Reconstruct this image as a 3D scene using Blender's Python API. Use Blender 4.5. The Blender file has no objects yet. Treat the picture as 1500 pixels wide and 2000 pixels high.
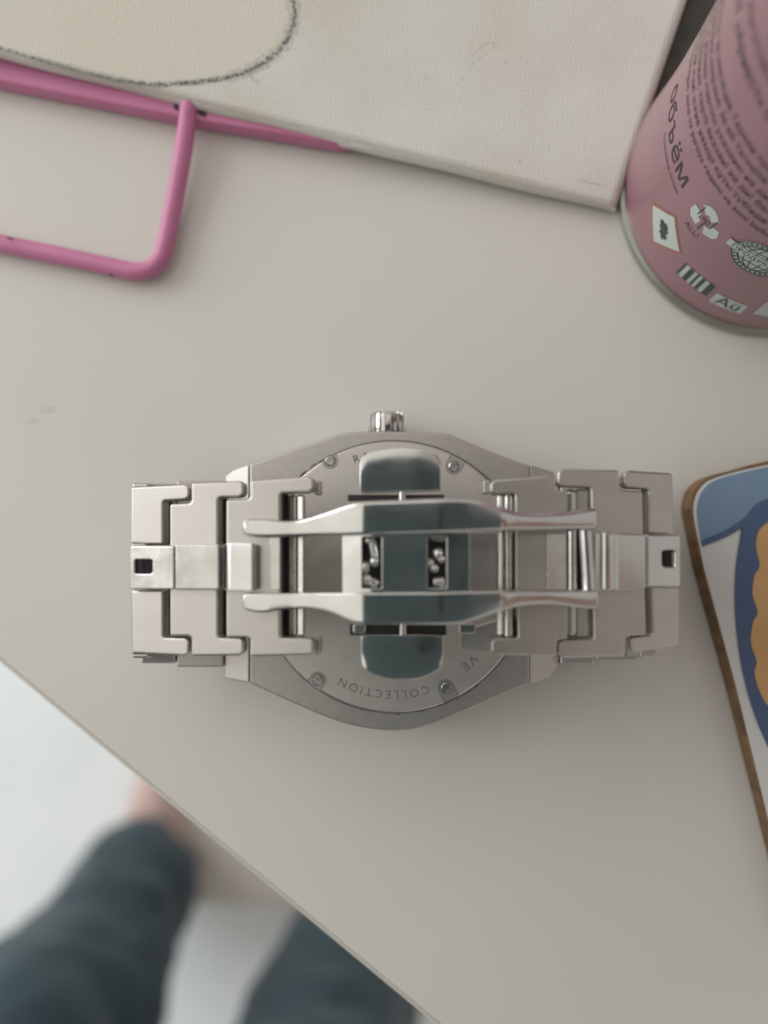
import bpy, bmesh, math, random
from mathutils import Vector, Matrix, noise
random.seed(7)
C = bpy.context.scene.collection
MM = 0.001
R_ = math.radians

# ------------------------------------------------------------------ camera
F = 1500.0                      # focal length in pixels of the 1500x2000 photograph
CAM = Vector((0, 0, 125 * MM))
NAD = (815.0, 1060.0)           # where straight down falls in the picture
_v = Vector(((NAD[0] - 750) / F, -(NAD[1] - 1000) / F, -1)).normalized()
ROT = _v.rotation_difference(Vector((0, 0, -1)))
cam_d = bpy.data.cameras.new('camera'); cam = bpy.data.objects.new('camera', cam_d); C.objects.link(cam)
cam.location = CAM; cam.rotation_mode = 'QUATERNION'; cam.rotation_quaternion = ROT
cam_d.sensor_fit = 'HORIZONTAL'; cam_d.sensor_width = 5.6; cam_d.lens = 5.6 * F / 1500.0
cam_d.clip_start = 0.002; cam_d.clip_end = 50
cam_d.dof.use_dof = True; cam_d.dof.focus_distance = 0.107; cam_d.dof.aperture_fstop = 1.6
bpy.context.scene.camera = cam

# ------------------------------------------------------------------ light
w = bpy.data.worlds.new('World'); bpy.context.scene.world = w; w.use_nodes = True
bg = w.node_tree.nodes['Background']; bg.inputs[0].default_value = (1.0, 0.965, 0.92, 1); bg.inputs[1].default_value = 0.49

def area(name, loc, aim, sx, sy, power, col):
    l = bpy.data.lights.new(name, 'AREA'); l.shape = 'RECTANGLE'; l.size = sx; l.size_y = sy; l.energy = power; l.color = col
    o = bpy.data.objects.new(name, l); C.objects.link(o); o.location = loc
    o.rotation_euler = (Vector(aim) - Vector(loc)).to_track_quat('-Z', 'Y').to_euler(); return o
area('window_light', (-1.7, 0.75, 0.70), (-.3, 0, -0.3), 1.6, 1.3, 24, (0.90, 0.96, 1.0))
area('ceiling_bounce', (-1.15, 0.75, 1.5), (0, 0, 0), 3.3, 3.2, 18.5, (1.0, 0.965, 0.89))

vs = bpy.context.scene.view_settings
vs.view_transform = 'Standard'; vs.look = 'None'; vs.exposure = 0.0; vs.gamma = 1.0
cy = bpy.context.scene.cycles
cy.use_denoising = True; cy.max_bounces = 10; cy.glossy_bounces = 6; cy.caustics_reflective = True; cy.blur_glossy = 0.3

# ------------------------------------------------------------------ helpers: a photograph point at a real height -> a place
def ray(px, py):
    return ROT @ Vector(((px - 750) / F, -(py - 1000) / F, -1))
def P(px, py, z):               # z in mm
    d = ray(px, py); t = (z * MM - CAM.z) / d.z
    return CAM + d * t
def PL(px, py, pl):             # pl: z = a + b x + c y   (mm)
    a, b, c = pl; d = ray(px, py)
    t = (a * MM + b * CAM.x + c * CAM.y - CAM.z) / (d.z - b * d.x - c * d.y)
    return CAM + d * t
def plane_px(p0, z0, p1, z1, p2=None, z2=None):
    A = P(*p0, z0); B = P(*p1, z1)
    if p2 is None:
        b = (B.z - A.z) / (B.x - A.x); return ((A.z - b * A.x) / MM, b, 0)
    D = P(*p2, z2)
    n = (B - A).cross(D - A); b = -n.x / n.z; c = -n.y / n.z
    return ((A.z - b * A.x - c * A.y) / MM, b, c)

# ------------------------------------------------------------------ materials
def mat(name, col, rough=0.5, metal=0.0, **k):
    m = bpy.data.materials.new(name); m.use_nodes = True; nt = m.node_tree; b = nt.nodes['Principled BSDF']
    b.inputs['Base Color'].default_value = (*col, 1); b.inputs['Roughness'].default_value = rough; b.inputs['Metallic'].default_value = metal
    for kk, v in k.items(): b.inputs[kk.replace('_', ' ')].default_value = v
    m['b'] = b.name
    return m
def N(m, t, **k):
    n = m.node_tree.nodes.new(t)
    for a, v in k.items(): setattr(n, a, v)
    return n
def L(m, a, b): m.node_tree.links.new(a, b)
def vary(m, scale, lo, hi, stretch=(1, 1, 1), detail=4, rough=None, bump=0, bscale=None, coords='Object', dist=0.0):
    """colour variation between lo and hi, optional roughness range and bump, all from noise in object space"""
    b = m.node_tree.nodes['Principled BSDF']
    tc = N(m, 'ShaderNodeTexCoord'); mp = N(m, 'ShaderNodeMapping'); mp.inputs['Scale'].default_value = stretch
    L(m, tc.outputs[coords], mp.inputs[0])
    nz = N(m, 'ShaderNodeTexNoise'); nz.inputs['Scale'].default_value = scale; nz.inputs['Detail'].default_value = detail; nz.inputs['Distortion'].default_value = dist
    L(m, mp.outputs[0], nz.inputs['Vector'])
    r = N(m, 'ShaderNodeValToRGB'); r.color_ramp.elements[0].position = 0.3; r.color_ramp.elements[1].position = 0.7
    r.color_ramp.elements[0].color = (*lo, 1); r.color_ramp.elements[1].color = (*hi, 1)
    L(m, nz.outputs[0], r.inputs[0]); L(m, r.outputs[0], b.inputs['Base Color'])
    if rough:
        mr = N(m, 'ShaderNodeMapRange'); mr.inputs[1].default_value = .3; mr.inputs[2].default_value = .7
        mr.inputs[3].default_value, mr.inputs[4].default_value = rough
        L(m, nz.outputs[0], mr.inputs[0]); L(m, mr.outputs[0], b.inputs['Roughness'])
    if bump:
        n2 = N(m, 'ShaderNodeTexNoise'); n2.inputs['Scale'].default_value = bscale or scale * 4; n2.inputs['Detail'].default_value = 3
        L(m, mp.outputs[0], n2.inputs['Vector'])
        bp = N(m, 'ShaderNodeBump'); bp.inputs['Strength'].default_value = 1; bp.inputs['Distance'].default_value = bump
        L(m, n2.outputs[0], bp.inputs['Height']); L(m, bp.outputs[0], b.inputs['Normal'])
    return m, r, nz
def vcol(a, f): return tuple(min(1, x * f) for x in a)

BR = (.56, .528, .492)
M_brush = mat('brushed_steel', BR, .34, 1); vary(M_brush, 220, vcol(BR, .94), vcol(BR, 1.03), (.6, 1, 1), rough=(.38, .43), bump=5e-7, bscale=2500)
M_case = mat('matte_steel', BR, .40, 1); vary(M_case, 900, vcol(BR, .86), vcol(BR, .94), (1, 1, 1), rough=(.41, .44), bump=1e-6, bscale=4000)
M_back = mat('satin_steel', BR, .42, 1); vary(M_back, 300, vcol(BR, 1.16), vcol(BR, 1.2), (1, 1, 1), rough=(.40, .46))
M_pol = mat('polished_steel', (.63, .625, .60), .09, 1); vary(M_pol, 260, (.60, .595, .57), (.66, .655, .63), (1, 1, 1), rough=(.10, .19), bump=1.6e-6, bscale=700)
M_worn = mat('worn_steel', (.6, .59, .57), .18, 1); vary(M_worn, 500, (.52, .50, .47), (.64, .63, .6), (1, 1, 1), rough=(.18, .32), bump=3e-6, bscale=900)
M_dark = mat('dark_steel_gap_shade', (.05, .048, .045), .45, .6)  # near-black; puts gap and pocket shade into colour, also used on dark clasp parts
M_engr = mat('engraving', (.09, .08, .07), .6, .4)
M_engt = mat('engraved_letters', (.22, .205, .185), .6, .4)
M_table = mat('white_laminate', (.66, .635, .585), .5)
_, rr, _ = vary(M_table, 14, (.622, .602, .550), (.658, .628, .580), detail=9, bump=8e-7, bscale=5000)
M_edge = mat('laminate_edge', (.62, .59, .52), .4)
M_floor = mat('pale_floor', (.78, .82, .82), .5); vary(M_floor, 7, (.76, .81, .815), (.86, .89, .89), detail=6, dist=.6)
M_pink = mat('pink_plastic', (.56, .17, .33), .32, 0, Subsurface_Weight=.0); vary(M_pink, 90, (.53, .175, .32), (.59, .205, .36), rough=(.36, .5))
M_paint = mat('pink_lacquer', (.27, .15, .17), .36, .1, Coat_Weight=.6, Coat_Roughness=.25); vary(M_paint, 40, (.295, .148, .176), (.325, .168, .196))
M_rim = mat('can_rim', (.33, .34, .30), .28, .8)
M_plast = mat('cap_plastic', (.7, .3, .4), .35)
M_olive = mat('olive_gap_shade', (.055, .05, .04), .8); vary(M_olive, 500, (.045, .042, .032), (.07, .062, .05), bump=1e-4, bscale=1800)  # olive tone of the painted shade beside the can
M_ink = mat('black_ink', (.045, .035, .04), .5)
M_ink2 = mat('grey_ink', (.12, .08, .09), .5)
M_mint = mat('pale_print', (.50, .56, .52), .4)
M_inkgreen = mat('dark_green_ink', (.04, .07, .055), .5)
M_orl = mat('orange_line', (.36, .14, .09), .5)
M_mdf = mat('wood_edge', (.17, .095, .045), .7); vary(M_mdf, 600, (.12, .062, .028), (.22, .13, .06), (1, 1, .4), bump=5e-5, bscale=1800)
M_blue = mat('blue_print', (.16, .25, .38), .35); vary(M_blue, 90, (.16, .24, .345), (.185, .265, .375))
M_navy = mat('navy_print', (.065, .105, .20), .35)
M_white = mat('white_print', (.62, .61, .59), .35)
M_oran = mat('orange_print', (.62, .33, .12), .38); vary(M_oran, 120, (.54, .30, .12), (.61, .36, .16))
M_trou = mat('dark_trousers', (.018, .030, .038), .85, 0, Sheen_Weight=.2); vary(M_trou, 25, (.011, .032, .044), (.022, .052, .066), bump=3e-4, bscale=500)
M_skin = mat('skin', (.60, .36, .29), .5); vary(M_skin, 40, (.60, .41, .365), (.66, .47, .42))
M_shirt = mat('grey_shirt', (.10, .11, .12), .85)
M_hair = mat('dark_hair', (.03, .02, .015), .6)
M_box = mat('beige_board', (.72, .66, .58), .7); vary(M_box, 20, (.70, .64, .56), (.74, .68, .60))
M_phone = mat('phone_body', (.13, .19, .215), .5); vary(M_phone, 30, (.115, .17, .19), (.15, .215, .24))
M_lens = mat('phone_glass', (.02, .02, .025), .05)
M_wood = mat('leg_white', (.6, .58, .54), .5)

# ------------------------------------------------------------------ objects
W = {}                              # world position of things' origins
def tag(o, label=None, cat=None, group=None, kind=None):
    if label: o['label'] = label
    if cat: o['category'] = cat
    if group: o['group'] = group
    if kind: o['kind'] = kind
    return o
def thing(name, loc, label, cat, group=None):
    o = bpy.data.objects.new(name, None); C.objects.link(o); o.location = loc; o.empty_display_size = .01
    W[o.name] = Vector(loc); return tag(o, label, cat, group)
def obj(name, verts, faces, m, parent=None, bevel=0, seg=3, sharp=38, smooth=True, flip=True, mats=None, mids=None):
    vs_ = [Vector(v) for v in verts]
    lo = Vector([min(v[i] for v in vs_) for i in range(3)]); hi = Vector([max(v[i] for v in vs_) for i in range(3)])
    c = (lo + hi) / 2
    me = bpy.data.meshes.new(name); me.from_pydata([v - c for v in vs_], [], faces)
    if flip:
        bm = bmesh.new(); bm.from_mesh(me); bmesh.ops.recalc_face_normals(bm, faces=bm.faces); bm.to_mesh(me); bm.free()
    me.materials.append(m)
    if smooth:
        me.shade_smooth(); me.set_sharp_from_angle(angle=R_(sharp))
    o = bpy.data.objects.new(name, me); C.objects.link(o)
    W[o.name] = c
    if parent is not None:
        o.parent = parent; o.location = c - W[parent.name]
    else: o.location = c
    if bevel:
        b = o.modifiers.new('bevel', 'BEVEL'); b.width = bevel * MM; b.segments = seg; b.limit_method = 'ANGLE'; b.angle_limit = R_(35); b.harden_normals = True; b.miter_outer = 'MITER_ARC'
    return o
def prism(top, bot):
    n = len(top); v = list(top) + list(bot)
    f = [list(range(n)), list(range(2 * n - 1, n - 1, -1))]
    for i in range(n):
        j = (i + 1) % n; f.append([i, n + i, n + j, j])
    return v, f
def slab(name, pts, pl, th, m, parent=None, bevel=.25, **k):
    """pts: outline in photograph pixels on plane pl (mm); th: thickness in mm straight down"""
    if not isinstance(pl, tuple): pl = (pl, 0, 0)
    top = [PL(x, y, pl) for x, y in pts]; bot = [p - Vector((0, 0, th * MM)) for p in top]
    v, f = prism(top, bot)
    return obj(name, v, f, m, parent, bevel, **k)
def rect(x0, y0, x1, y1): return [(x0, y0), (x1, y0), (x1, y1), (x0, y1)]
def box(name, lo, hi, m, parent=None, bevel=0, **k):
    a, b = Vector(lo), Vector(hi)
    top = [Vector((a.x, a.y, b.z)), Vector((b.x, a.y, b.z)), Vector((b.x, b.y, b.z)), Vector((a.x, b.y, b.z))]
    v, f = prism(top, [Vector((p.x, p.y, a.z)) for p in top]); return obj(name, v, f, m, parent, bevel, **k)
def lerp(a, b, t): return a + (b - a) * t
def interp(tab, x):
    if x <= tab[0][0]: return tab[0][1:]
    for p, q in zip(tab, tab[1:]):
        if x <= q[0]:
            t = (x - p[0]) / (q[0] - p[0]); return tuple(lerp(a, b, t) for a, b in zip(p[1:], q[1:]))
    return tab[-1][1:]
def smooth_tab(tab, step=8):
    """Catmull-Rom through the columns"""
    out = []
    for i in range(len(tab) - 1):
        p0 = tab[max(i - 1, 0)]; p1 = tab[i]; p2 = tab[i + 1]; p3 = tab[min(i + 2, len(tab) - 1)]
        n = max(1, int((p2[0] - p1[0]) / step))
        for k in range(n):
            t = k / n; x = lerp(p1[0], p2[0], t); row = [x]
            for c in range(1, len(p1)):
                a = (p2[c] - p0[c]) / max(1e-6, p2[0] - p0[0]); b = (p3[c] - p1[c]) / max(1e-6, p3[0] - p1[0]); h = p2[0] - p1[0]
                t2, t3 = t * t, t * t * t
                row.append((2 * t3 - 3 * t2 + 1) * p1[c] + (t3 - 2 * t2 + t) * h * a + (-2 * t3 + 3 * t2) * p2[c] + (t3 - t2) * h * b)
            out.append(tuple(row))
    out.append(tab[-1]); return out
def strip(name, cols, zt, th, m, parent=None, bevel=.3, step=8, crown=0.0, **k):
    """cols: (x, y_top, y_bottom) columns; zt: table (x, z) in mm"""
    cols = smooth_tab(cols, step); NY = 5 if crown else 2
    v, f = [], []
    for (x, y0, y1) in cols:
        z = interp(zt, x)[0]
        for j in range(NY):
            t = j / (NY - 1); v.append(P(x, lerp(y0, y1, t), z - crown * (2 * t - 1) ** 2))
    n = len(cols)
    base = len(v)
    for i in range(n):
        for j in (0, NY - 1):
            p = v[i * NY + j]; v.append(p - Vector((0, 0, th * MM)))
    for i in range(n - 1):
        for j in range(NY - 1): a = i * NY + j; f.append([a, a + 1, a + NY + 1, a + NY])
        b0 = base + 2 * i
        f.append([b0, b0 + 2, b0 + 3, b0 + 1])
        f.append([i * NY, (i + 1) * NY, b0 + 2, b0]); f.append([i * NY + NY - 1, b0 + 1, b0 + 3, (i + 1) * NY + NY - 1])
    f.append([*range(0, NY), base + 1, base]); e = (n - 1) * NY
    f.append([base + 2 * (n - 1), base + 2 * n - 1, *range(e + NY - 1, e - 1, -1)])
    return obj(name, v, f, m, parent, bevel, **k)
def tube(name, pts, r, m, parent=None, n=16, closed=False):
    """pts: world points; r: mm or list"""
    pts = [Vector(p) for p in pts]; v, f = [], []; K = len(pts)
    up = Vector((0, 0, 1))
    for i, p in enumerate(pts):
        t = (pts[min(i + 1, K - 1)] - pts[max(i - 1, 0)]).normalized()
        u = up if abs(t.dot(up)) < .95 else Vector((1, 0, 0))
        a = t.cross(u).normalized(); b = a.cross(t)
        rr = (r[i] if isinstance(r, (list, tuple)) else r) * MM
        for k in range(n):
            q = 2 * math.pi * k / n; v.append(p + a * math.cos(q) * rr + b * math.sin(q) * rr)
    for i in range(K - 1):
        for k in range(n):
            k2 = (k + 1) % n; f.append([i * n + k, i * n + k2, (i + 1) * n + k2, (i + 1) * n + k])
    f.append(list(range(n))); f.append(list(range((K - 1) * n, K * n)))
    return obj(name, v, f, m, parent)
def lathe(name, c, prof, m, parent=None, n=96, caps=True, sharp=38):
    """prof: (radius mm, z mm) from bottom to top about the vertical through c (world xy)"""
    v, f = [], []
    for (r, z) in prof:
        for k in range(n):
            q = 2 * math.pi * k / n; v.append(Vector((c[0] + r * MM * math.cos(q), c[1] + r * MM * math.sin(q), z * MM)))
    for i in range(len(prof) - 1):
        for k in range(n):
            k2 = (k + 1) % n; f.append([i * n + k, i * n + k2, (i + 1) * n + k2, (i + 1) * n + k])
    if caps: f.append(list(range(n))); f.append(list(range((len(prof) - 1) * n, len(prof) * n)))
    return obj(name, v, f, m, parent, sharp=sharp)
def text_geo(body, size, align='LEFT', spacing=1.0, res=3):
    cu = bpy.data.curves.new('t', 'FONT'); cu.body = body; cu.size = size * MM; cu.align_x = align; cu.space_character = spacing; cu.resolution_u = res
    o = bpy.data.objects.new('t', cu); C.objects.link(o)
    dg = bpy.context.evaluated_depsgraph_get(); me = o.evaluated_get(dg).to_mesh()
    v = [(p.co.x, p.co.y) for p in me.vertices]; f = [list(p.vertices) for p in me.polygons]
    o.evaluated_get(dg).to_mesh_clear(); bpy.data.objects.remove(o); bpy.data.curves.remove(cu)
    return v, f
def decal(name, geos, fn, m, parent):
    """geos: list of (verts2d, faces); fn maps 2d (m) -> world"""
    v, f = [], []
    for gv, gf in geos:
        b = len(v); v += [fn(x, y) for x, y in gv]; f += [[i + b for i in q] for q in gf]
    return obj(name, v, f, m, parent, smooth=False, flip=False)

# ================================================================== SETTING
fl = 0.74
v = [(-4, -4, -fl), (4, -4, -fl), (4, 4, -fl), (-4, 4, -fl)]
tag(obj('floor', v, [[0, 1, 2, 3]], M_floor, smooth=False), kind='structure')

e0 = P(0, 1285, 0); e1 = P(860, 2000, 0); ed = (e1 - e0).normalized(); en = Vector((-ed.y, ed.x, 0))
if en.dot(Vector((1, 1, 0))) < 0: en = -en
ta = e0 - ed * .45; tb = e1 + ed * .50
table = thing('table', (e0 + e1) / 2 + en * .3 + Vector((0, 0, -fl)), 'white laminate tabletop that carries the watch, canvas and can', 'table')
top = [ta, tb, tb + en * .62, ta + en * .62]
tv, tf = prism(top, [p - Vector((0, 0, .018)) for p in top])
obj('tabletop', tv, tf, M_table, table, bevel=.25, seg=3)
bnd = [ta - en * .00008, tb - en * .00008, tb - en * .0007, ta - en * .0007]; bnd = [p - Vector((0, 0, .0002)) for p in bnd]
bv_, bf_ = prism(bnd, [p - Vector((0, 0, .0176)) for p in bnd]); obj('edge_band', bv_, bf_, M_edge, table, bevel=.3)
for s, q in ((.06, .06), (.94, .06), (.94, .94), (.06, .94)):
    c = ta + (tb - ta) * s + en * .62 * q
    box('leg', (c.x - .02, c.y - .02, -fl + .0005), (c.x + .02, c.y + .02, -.0185), M_wood, table, bevel=1)
# faint rusty smudges on the laminate
for (x, y, rx, ry) in ((92, 799, 15, 8), (62, 822, 13, 6)):
    pts = []
    for k in range(28):
        a = k * math.tau / 28; rr = 1 + .3 * noise.noise(Vector((math.cos(a) * 1.5 + x, math.sin(a) * 1.5, 0)))
        pts.append(PL(x + rx * rr * math.cos(a) - ry * .3 * math.sin(a), y + ry * rr * math.sin(a), (.03, 0, 0)))
    sm = obj('smudge', pts + [sum(pts, Vector()) / 28], [[k, (k + 1) % 28, 28] for k in range(28)], mat('rusty_smudge', (.61, .55, .50), .6), table, smooth=False)
    sm['label'] = 'faint rusty smudge on the tabletop'

# beige box on the floor under the table edge
bx = slab('cardboard_box', [(300, 1600), (1100, 1600), (1100, 1772), (300, 1768)], -fl * 1000 + 40, 39.5, M_box, bevel=3)
tag(bx, 'flat beige box on the floor beside the bare foot, half under the table', 'box')

# ================================================================== PERSON (seen past the table edge, out of focus)
def skin(name, verts, edges, radii, m, parent=None, sub=2, root=0):
    c = Vector(verts[0]); me = bpy.data.meshes.new(name); me.from_pydata([Vector(p) - c for p in verts], edges, [])
    o = bpy.data.objects.new(name, me); C.objects.link(o); W[o.name] = c
    me.materials.append(m)
    sk = o.modifiers.new('skin', 'SKIN'); sk.use_smooth_shade = True
    if not me.skin_vertices: me.skin_vertices.new()
    for i, r in enumerate(radii):
        sv = me.skin_vertices[0].data[i]; rr = r if isinstance(r, tuple) else (r, r); sv.radius = rr; sv.use_root = (i == root)
    s = o.modifiers.new('sub', 'SUBSURF'); s.levels = sub; s.render_levels = sub
    if parent is not None: o.parent = parent; o.location = c - W[parent.name]
    else: o.location = c
    return o
aL = P(272, 1712, -fl * 1000 + 75); aR = P(678, 1890, -fl * 1000 + 75)
fdir = Vector((.10, 1, 0)).normalized(); side = Vector((fdir.y, -fdir.x, 0))
person = thing('person', ((aL.x + aR.x) / 2, (aL.y + aR.y) / 2, -fl), 'person in dark teal trousers standing barefoot at the table corner', 'person')
def zf(p, h): return Vector((p.x, p.y, -fl + h))
back = -fdir
hip = (aL + aR) / 2 + back * .16
pts = [zf(hip, .93), zf(hip, 1.10), zf(hip + back * .02, 1.28), zf(hip - back * .02, 1.42), zf(hip - back * .05, 1.52), zf(hip - back * .07, 1.60), zf(hip - back * .08, 1.70)]
edg = [(0, 1), (1, 2), (2, 3), (3, 4), (4, 5), (5, 6)]
rad = [(.12, .09), (.125, .085), (.15, .10), (.13, .08), (.05, .05), (.075, .085), (.06, .07)]
arm_root = 3
for s, a in ((-1, aL), (1, aR)):
    k0 = len(pts)
    pts += [zf(hip + side * s * .09, .88), zf(lerp(a, hip + side * s * .1, .45) - back * .04, .48), zf(a, .10), zf(a - back * .01, .045), zf(a + fdir * .09, .035), zf(a + fdir * .165, .022)]
    edg += [(0, k0)] + [(k0 + i, k0 + i + 1) for i in range(5)]
    rad += [.085, .055, (.036, .034), (.036, .04), (.040, .028), (.040, .016)]
    b = len(pts)
    if s < 0:      # left arm, elbow bent, hand resting near the waist
        pts += [zf(hip + side * s * .19 - back * .02, 1.38), zf(hip + side * s * .25, 1.12), zf(hip + side * s * .20 + fdir * .14, .98), zf(hip + side * s * .17 + fdir * .22, .99)]
        rad += [.05, .04, .028, (.035, .018)]
        edg += [(3, b), (b, b + 1), (b + 1, b + 2), (b + 2, b + 3)]
    else:          # right arm reaches out and holds the phone by its edge
        pts += [zf(hip + side * .19 - back * .02, 1.38), Vector((.28, -.36, .42)), Vector((.175, -.075, .222)), Vector((.135, -.036, .190)), Vector((.098, -.022, .165))]
        rad += [.05, .04, (.028, .024), (.032, .020), (.038, .015)]
        edg += [(3, b), (b, b + 1), (b + 1, b + 2), (b + 2, b + 3), (b + 3, b + 4)]
        for ch, rr_ in ((((.078, .004, .156), (.062, .006, .146), (.051, .006, .138)), .0080), (((.076, -.015, .155), (.061, -.014, .145), (.050, -.014, .137)), .0084), (((.077, -.034, .156), (.062, -.034, .146), (.051, -.034, .138)), .0080), (((.082, -.050, .158), (.065, -.052, .148), (.052, -.052, .139)), .0070), (((.086, -.004, .172), (.062, .000, .168), (.042, -.004, .156)), .0095)):
            q0 = len(pts); pts += [Vector(p_) for p_ in ch]; rad += [rr_ * (1 - .06 * i_) for i_ in range(len(ch))]
            edg += [(b + 4, q0)] + [(q0 + i_, q0 + i_ + 1) for i_ in range(len(ch) - 1)]
# toes
for s, a in ((-1, aL), (1, aR)):
    k = [i for i, p in enumerate(pts) if (p - zf(a + fdir * .165, .022)).length < 1e-4][0]
    for t in range(5):
        off = (t - 2) * .0165; ln = .045 - .005 * (t if s < 0 else 4 - t) + .003
        pts.append(zf(a + fdir * (.19) + side * off, .015)); pts.append(zf(a + fdir * (.19 + ln * .7) + side * off, .012))
        q = len(pts); edg += [(k, q - 2), (q - 2, q - 1)]; rad += [.009, .008]
skin('body', pts, edg, rad, M_skin, person)
pts = [zf(hip, 1.00), zf(hip, .93)]; edg = [(0, 1)]; rad = [(.135, .105), (.14, .11)]
for s, a in ((-1, aL), (1, aR)):
    k0 = len(pts)
    pts += [zf(hip + side * s * .09, .84), zf(lerp(a, hip + side * s * .1, .45) - back * .04, .48), zf(lerp(a, hip, .12), .26), zf(a, .085), zf(a, .060)]
    edg += [(1, k0)] + [(k0 + i, k0 + i + 1) for i in range(4)]
    rad += ([.105, .082, .075, .068, .066] if s < 0 else [.11, .094, .090, .084, .080])
tr = skin('trousers', pts, edg, rad, M_trou, person, sub=4)
tx = bpy.data.textures.new('folds', 'CLOUDS'); tx.noise_scale = .09; tx.noise_depth = 2
dm = tr.modifiers.new('folds', 'DISPLACE'); dm.texture = tx; dm.strength = .035; dm.mid_level = .5; dm.texture_coords = 'LOCAL'
pts = [zf(hip, .90), zf(hip, 1.10), zf(hip + back * .02, 1.28), zf(hip - back * .02, 1.43)]; edg = [(0, 1), (1, 2), (2, 3)]; rad = [.19, .165, .175, .14]
for s in (-1, 1):
    b = len(pts); pts += [zf(hip + side * s * .19 - back * .02, 1.38), zf(hip + side * s * .235, 1.18)]; edg += [(3, b), (b, b + 1)]; rad += [.062, .055]
    if s > 0: pts[-1] = lerp(pts[-2], Vector((.28, -.36, .42)), .6)
skin('shirt', pts, edg, rad, M_shirt, person)
pts = [zf(hip - back * .04, 1.60), zf(hip - back * .055, 1.66), zf(hip - back * .07, 1.715), zf(hip - back * .075, 1.74)]; skin('hair', pts, [(0, 1), (1, 2), (2, 3)], [.07, .095, .088, .05], M_hair, person)

# the phone that takes the picture: seen mirrored in the polished clasp
ph = thing('smartphone', (0, 0, .128), 'dark teal phone held flat above the watch, mirrored in the clasp', 'phone')
q = ROT
def PH(x, y, z): return CAM + q @ Vector((x * MM, y * MM, z * MM))
outl = []
for cx, cy_, a0 in ((32, 24, 0), (-32, 24, 90), (-32, -118, 180), (32, -118, 270)):
    for k in range(7): a = R_(a0 + 15 * k); outl.append((cx + 8 * math.cos(a), cy_ + 8 * math.sin(a)))
tv, tf = prism([PH(x, y, 14) for x, y in outl], [PH(x, y, 6) for x, y in outl])
obj('phone_body', tv, tf, M_phone, ph, bevel=.8)

def phone_plate(name, x0, x1, y0, y1, z0, z1, m, bv):
    o_ = []
    for cx, cy_, a0 in ((x1 - 3, y1 - 3, 0), (x0 + 3, y1 - 3, 90), (x0 + 3, y0 + 3, 180), (x1 - 3, y0 + 3, 270)):
        for k in range(5): a = R_(a0 + 22.5 * k); o_.append((cx + 3 * math.cos(a), cy_ + 3 * math.sin(a)))
    tv, tf = prism([PH(x, y, z1) for x, y in o_], [PH(x, y, z0) for x, y in o_]); return obj(name, tv, tf, m, ph, bevel=bv)
M_trim = mat('phone_trim', (.40, .42, .40), .3, .8)
M_glass = mat('phone_dark_glass', (.075, .105, .105), .25)
phone_plate('camera_trim', 3.4, 18.6, -28, 21, 5.2, 6.2, M_trim, .2)
phone_plate('camera_island', 4.0, 18.0, -27.4, 20.4, 4.9, 5.3, M_glass, .15)
for (x, y) in ((-8.5, 19), (-1.5, 19)):
    lv = [PH(x + 2.2 * math.cos(k * math.tau / 24), y + 2.2 * math.sin(k * math.tau / 24), zz_) for zz_ in (6.0, 5.3) for k in range(24)]
    obj('lens_ring', lv, [list(range(24)), list(range(47, 23, -1))] + [[k, (k + 1) % 24, 24 + (k + 1) % 24, 24 + k] for k in range(24)], M_trim, ph)

# ================================================================== CANVAS BOARD
cpl = plane_px((0, 100), 7.2, (1200, 400), 3.4, (600, -400), 7.0)
canvas = thing('canvas', P(500, -200, 0), 'white primed canvas board with a pencilled curve, lying on the pink rod frame', 'canvas')
A_, B_, C_, D_ = (1206, 402), (-900, -125), (-400, -1630), (1716, -1100)
nu, nv = 210, 150
edge_tab = lambda x: 0
verts, mask = [], []
arc = [(-200, 60), (-60, 75), (0, 93), (60, 112), (130, 133), (200, 150), (290, 164), (350, 163), (440, 152), (500, 130), (545, 98), (567, 62), (575, 28), (566, -20), (530, -90), (440, -160), (200, -230), (-200, -200)]
def inside(x, y, poly):
    r = False; n = len(poly)
    for i in range(n):
        (x1, y1), (x2, y2) = poly[i], poly[(i + 1) % n]
        if (y1 > y) != (y2 > y) and x < (x2 - x1) * (y - y1) / (y2 - y1) + x1: r = not r
    return r
def smooth_path(p, n=8):
    out = []
    for i in range(len(p) - 1):
        p0, p1, p2, p3 = p[max(i - 1, 0)], p[i], p[i + 1], p[min(i + 2, len(p) - 1)]
        for k in range(n):
            t = k / n
            out.append(tuple(.5 * (2 * b + (c - a) * t + (2 * a - 5 * b + 4 * c - d) * t * t + (3 * b - a - 3 * c + d) * t ** 3) for a, b, c, d in zip(p0, p1, p2, p3)))
    out.append(p[-1]); return out
arcs = smooth_path(arc)
for j in range(nv + 1):
    for i in range(nu + 1):
        u = i / nu; v_ = (j / nv) ** 1.6
        x = lerp(lerp(B_[0], A_[0], u), lerp(C_[0], D_[0], u), v_); y = lerp(lerp(B_[1], A_[1], u), lerp(C_[1], D_[1], u), v_)
        # slightly bowed, soft edge
        if j == 0: y += 1.2 * math.sin(x * .02) + 5 * math.sin(max(0, min(1, (x + 0) / 1200)) * math.pi) * (1 if 0 < x < 1200 else 0)
        p = PL(x, y, cpl)
        db = min(v_ * 1500, (1 - u) * 2100) / 12.0       # distance to nearest lower/right edge in mm
        if db < 1.0: p.z -= (1 - math.sqrt(max(0, 1 - (1 - db) ** 2))) * 1.0 * MM
        verts.append(p); mask.append(1.0 if inside(x, y, arcs) else 0.0)
faces = [[j * (nu + 1) + i, j * (nu + 1) + i + 1, (j + 1) * (nu + 1) + i + 1, (j + 1) * (nu + 1) + i] for j in range(nv) for i in range(nu)]
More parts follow.
